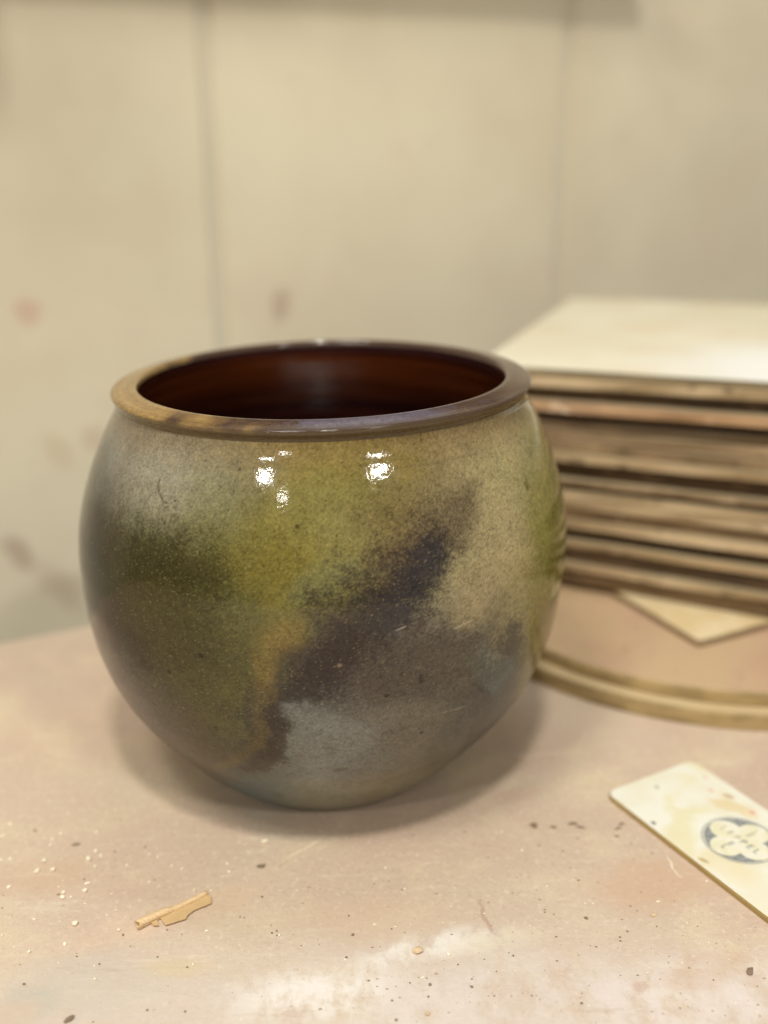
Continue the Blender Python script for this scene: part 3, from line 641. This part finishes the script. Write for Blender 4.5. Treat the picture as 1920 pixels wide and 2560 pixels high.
    cv = [(0, 0, -.00003)] + [((leaf_r(2*math.pi*k/n)-.0001)*math.cos(2*math.pi*k/n), (leaf_r(2*math.pi*k/n)-.0001)*math.sin(2*math.pi*k/n), -.00003) for k in range(n)]
    mesh_obj('clover_leaves', cv, [(0, k+1, (k+1) % n+1) for k in range(n)], fill.mat, stamp)
    def letter(ch, x, y, size, mat):
        cu = bpy.data.curves.new('letter', 'FONT'); cu.body = ch; cu.size = size; cu.align_x = 'CENTER'; cu.align_y = 'CENTER'; cu.offset = .00003
        tmp = bpy.data.objects.new('tmp_letter', cu); COL.objects.link(tmp)
        dg = bpy.context.evaluated_depsgraph_get(); me = bpy.data.meshes.new_from_object(tmp.evaluated_get(dg))
        bpy.data.objects.remove(tmp); me.materials.clear(); me.materials.append(mat); me.name = 'letter'
        o = bpy.data.objects.new('letter', me); COL.objects.link(o); o.parent = stamp; o.location = (x, y, .00006)
    for i, ch in enumerate('LEPPEL'):
        p = (i-2.5)*.0041
        letter(ch, p, .0, .0054, ink.mat if i >= 3 else faint.mat)          # along the card
        letter(ch, .0, -p, .0052, ink.mat if i >= 4 else faint.mat) if i not in (2, 3) else None
card()

# ------------------------------------------------------------------ curled shaving
def shaving():
    A, B = hit(343, 2314, .0016), hit(516, 2234, .0012)
    root = empty('curled_shaving', (A.x, A.y, 0))
    tag(root, 'curled tan wood shaving with a torn flat flap in the left foreground', 'shaving')
    t = NT('thin_tan_veneer', .55, .3)
    g = t.noise(120, 4, .6, vec=t.mapping(rot=(0, 0, -.65), scale=(1, 12, 12)))
    t.base(t.mix(t.ramp(g, .35, .65), lin4((226, 200, 158)), lin4((210, 178, 132)))); t.bump(g, .2, .0004)
    d = (B-A); L = d.length; d.normalize(); side = Vector((-d.y, d.x, 0)); up = Vector((0, 0, 1))
    def off(v): return (v.x-A.x, v.y-A.y, v.z)
    # roll: an open spiral sleeve, wider at the near end
    rnd = random.Random(3); vs = []; fs = []; nl, na = 26, 30
    for i in range(nl):
        s = i/(nl-1); r0 = .0020*(1-s)+.0012*s if s < .46 else .0014*(1-s)+.0012*s
        c = A + d*(L*s) + side*(.0003*math.sin(7*s)); c.z = 0
        for k in range(na):
            f = k/(na-1); a = rad(-150 + 560*f); r = r0*(.70+.30*(1-f)) + rnd.uniform(-.00002, .00002)
            jag = (rnd.uniform(-.0007, .0007) if i in (0, nl-1) else 0)
            p = c + d*jag + side*(r*math.cos(a)) + up*(r0+.0001+r*math.sin(a))
            vs.append(off(p))
    for i in range(nl-1):
        for k in range(na-1):
            fs.append((i*na+k, (i+1)*na+k, (i+1)*na+k+1, i*na+k+1))
    roll = mesh_obj('roll', vs, fs, t.mat, root, True); md = roll.modifiers.new('thickness', 'SOLIDIFY'); md.thickness = .00022; md.offset = -1
    fm = NT('flap_veneer', .6, .3); fm.base(fm.mix(fm.noise(200, 3), lin4((212, 182, 136)), lin4((196, 164, 116))))
    def flap(name, px, z, tilt):
        P = [hit(x, y, 0) for x, y in px]
        # subdivide the outline raggedly and lift it off the table
        out = []
        for i in range(len(P)):
            a, b = P[i], P[(i+1) % len(P)]
            for q in (0, .34, .67):
                p = a.lerp(b, q); j = .00018 if q else 0
                p = p + Vector((rnd.uniform(-j, j), rnd.uniform(-j, j), 0)); p.z = z + tilt*((p-P[0]).dot(-side)) ; out.append(p)
        bm = bmesh.new(); f = bm.faces.new([bm.verts.new(off(p)) for p in out])
        ex = bmesh.ops.extrude_face_region(bm, geom=[f])
        for v in ex['geom']:
            if isinstance(v, bmesh.types.BMVert): v.co.z += .00025
        bmesh.ops.recalc_face_normals(bm, faces=bm.faces[:])
        bm_obj(name, bm, fm.mat, root)
    flap('flap', [(396, 2288), (414, 2318), (464, 2303), (470, 2293), (485, 2281), (528, 2263), (529, 2247), (516, 2238)], .0007, .03)
    flap('torn_flake', [(372, 2306), (384, 2319), (398, 2319), (392, 2298)], .0006, .08)
shaving()

# ------------------------------------------------------------------ crumbs and specks lying on the table
def crumbs():
    pale = NT('white_dry_clay', .8, .2); pale.base(pale.mix(pale.noise(800, 2), lin4((244, 236, 214)), lin4((232, 220, 190))))
    darkm = NT('dark_clay_speck', .7, .3); darkm.base(darkm.mix(darkm.noise(800, 2), lin4((148, 128, 106)), lin4((112, 95, 77))))
    tanm = NT('tan_clay_speck', .7, .3); tanm.base(tanm.mix(tanm.noise(800, 2), lin4((220, 194, 158)), lin4((202, 174, 138))))
    def protos(mat, n, seed, name):
        out = []
        for i in range(n):
            rnd = random.Random(seed+i); bm = bmesh.new(); bmesh.ops.create_icosphere(bm, subdivisions=2, radius=1)
            ax = [rnd.uniform(.75, 1.25) for _ in range(3)]; dirs = [(Vector((rnd.gauss(0, 1), rnd.gauss(0, 1), rnd.gauss(0, 1))).normalized(), rnd.uniform(.55, .85)) for _ in range(7)]
            for v in bm.verts:
                p = v.co.copy()
                for dn, lim in dirs:                         # chip flat facets off
                    q = p.dot(dn)
                    if q > lim: p -= dn*(q-lim)
                v.co = Vector((p.x*ax[0], p.y*ax[1], p.z*ax[2]*.7))
            me = bpy.data.meshes.new(name); bm.to_mesh(me); bm.free(); me.materials.append(mat); out.append(me)
        return out
    pm, dm, tm = protos(pale.mat, 6, 10, 'clay_crumb'), protos(darkm.mat, 5, 40, 'dark_speck'), protos(tanm.mat, 3, 70, 'tan_crumb')
    rnd = random.Random(2)
    def put(name, me, px, py, size, label, cat, group, el=1.0):
        q = hit(px, py); o = bpy.data.objects.new(name, me); COL.objects.link(o)
        s = size*.000178/2; o.scale = (s*el, s/el**.5, s*.8); rz = rnd.uniform(0, 6.28) if el == 1 else rnd.uniform(.2, .9)
        o.rotation_euler = (0, 0, rz)
        zmin = min(v.co.z for v in me.vertices); o.location = (q.x, q.y, -zmin*s*.8 - s*.05)
        tag(o, label, cat, group)
    W = [(26,2062,12),(5,2094,11),(153,2085,9),(132,2100,10),(127,2113,8),(67,2107,7),(241,2081,8),(239,2130,11),(252,2139,7),(221,2150,17),(110,2154,15),(92,2180,15),(133,2176,14),(238,2167,7),(26,2148,9),(3,2151,9),(23,2219,12),(219,2211,12),(213,2228,14),(158,2233,10),(157,2244,13),(178,2244,8),(147,2218,6),(157,2203,5),
         (188,2312,18),(297,2326,9),(162,2361,10),(73,2381,10),(238,2448,7),(86,2299,7),(150,2306,6),(373,2137,7),(394,2143,6),(318,2164,8),(430,2165,8),(455,2173,8),(572,2180,8),(374,2206,8),(568,2160,7),(486,2226,7),(528,2228,7),(483,2412,8),(5,2340,7),(212,2260,6),(268,2288,5),(289,2026,7),(170,2034,6)]
    for i, (x, y, s) in enumerate(W):
        lab = 'small white crumb of dry clay scattered on the table at left'
        put('clay_crumb', pm[i % 6], x, y, s*1.08, lab, 'crumb', 'white crumbs on the left of the table')
    for i, (x, y, s, lab) in enumerate([(661,2106,17,'single long white crumb on the table below the pot foot'),(1122,2388,10,'white crumb on the pale smear at bottom centre'),(963,2170,6,'tiny white crumb alone below the middle of the pot'),(698,2340,9,'white crumb beside three dark specks at lower centre left'),(1057,2445,8,'small white crumb lowest on the pale smear')]):
        put('clay_crumb', pm[i % 6], x, y, s, lab, 'crumb', 'white crumbs in the middle of the table', 1.5 if i == 0 else 1.0)
    put('tan_crumb', tm[0], 1043, 2380, 24, 'round tan crumb on the pale smear at bottom centre', 'crumb', None)
    put('tan_crumb', tm[1], 1634, 2288, 17, 'pale tan crumb on the bare table below the stamped card', 'crumb', None)
    put('tan_crumb', tm[2], 1069, 2537, 12, 'pale tan crumb at the bottom edge of the picture', 'crumb', None)
    put('dark_seed', dm[0], 1875, 2430, 20, 'dark elongated speck near the lower right corner', 'speck', None, 1.5)
    put('dark_speck', dm[1], 174, 2551, 20, 'dark speck at the bottom edge near the lower left corner', 'speck', None, 1.5)
    D = [(882,2338,11),(866,2394,9),(872,2290,8),(1179,2468,11),(1075,2463,10),(1465,2296,13),(1454,2509,10),(1241,2429,6),(1569,2329,8),(1551,2353,7),(60,2461,10),(192,2392,7),(87,2078,12),(210,2199,8),(249,2411,7),(368,2526,8),(394,2393,7),(463,2530,9),(308,2338,10),(386,2200,5),(363,2118,9),(287,2130,8),(1407,2129,8),(1425,2170,6),(1447,2201,8),(1439,2196,5),(1283,2390,8),(1272,2382,5),(1330,2490,7),(1784,2451,6),(1642,2316,6),(1362,2281,7),(979,2323,7),(1012,2332,5),(1145,2412,6),(1071,2492,8),(980,2502,8),(1025,2458,7),(1067,2446,6),(990,2551,9),(1180,2448,6),(680,2333,8),(692,2328,8),(692,2340,7),(655,2243,8),(1005,2225,7),(980,2175,6),(610,2295,6),(600,2293,6),(418,2325,7),(454,2336,5)]
    for i, (x, y, s) in enumerate(D):
        put('dark_speck', dm[i % 5], x, y, s*.8, 'small dark brown speck of clay on the table top', 'speck', 'dark specks scattered on the table')
    # fine grit, too small to count
    g = random.Random(9); vs, fs, mi = [], [], []
    for k in range(520):
        x, y = g.uniform(-40, 1960), g.uniform(1990, 2570)
        if g.random() < .35: x, y = g.uniform(900, 1900), g.uniform(2200, 2570)
        q = hit(x, y)
        if math.hypot(q.x, q.y) < .068: continue
        r = abs(g.gauss(0, .00022))+.00012; b = len(vs); n = 6; a0 = g.uniform(0, 6); st = g.uniform(1, 1.8)
        for i in range(n):
            a = a0+i*2*math.pi/n; rr = r*g.uniform(.7, 1.2); vs.append((q.x+rr*st*math.cos(a), q.y+rr*math.sin(a), -.00005))
        vs.append((q.x, q.y, r*.7)); fs += [(b+i, b+(i+1) % n, b+n) for i in range(n)]; mi += [1 if g.random() < .22 else 0]*n
    o = mesh_obj('clay_grit', vs, fs, [tan_grit(), pale.mat]); o.data.polygons.foreach_set('material_index', mi)
    o['kind'] = 'stuff'; tag(o, 'fine clay grit strewn over the table top', 'grit')
def tan_grit():
    t = NT('brown_grit', .8, .2); t.base(t.mix(t.ramp(t.noise(60, 2), .35, .65), lin4((132, 108, 86)), lin4((164, 138, 110)))); return t.mat
crumbs()
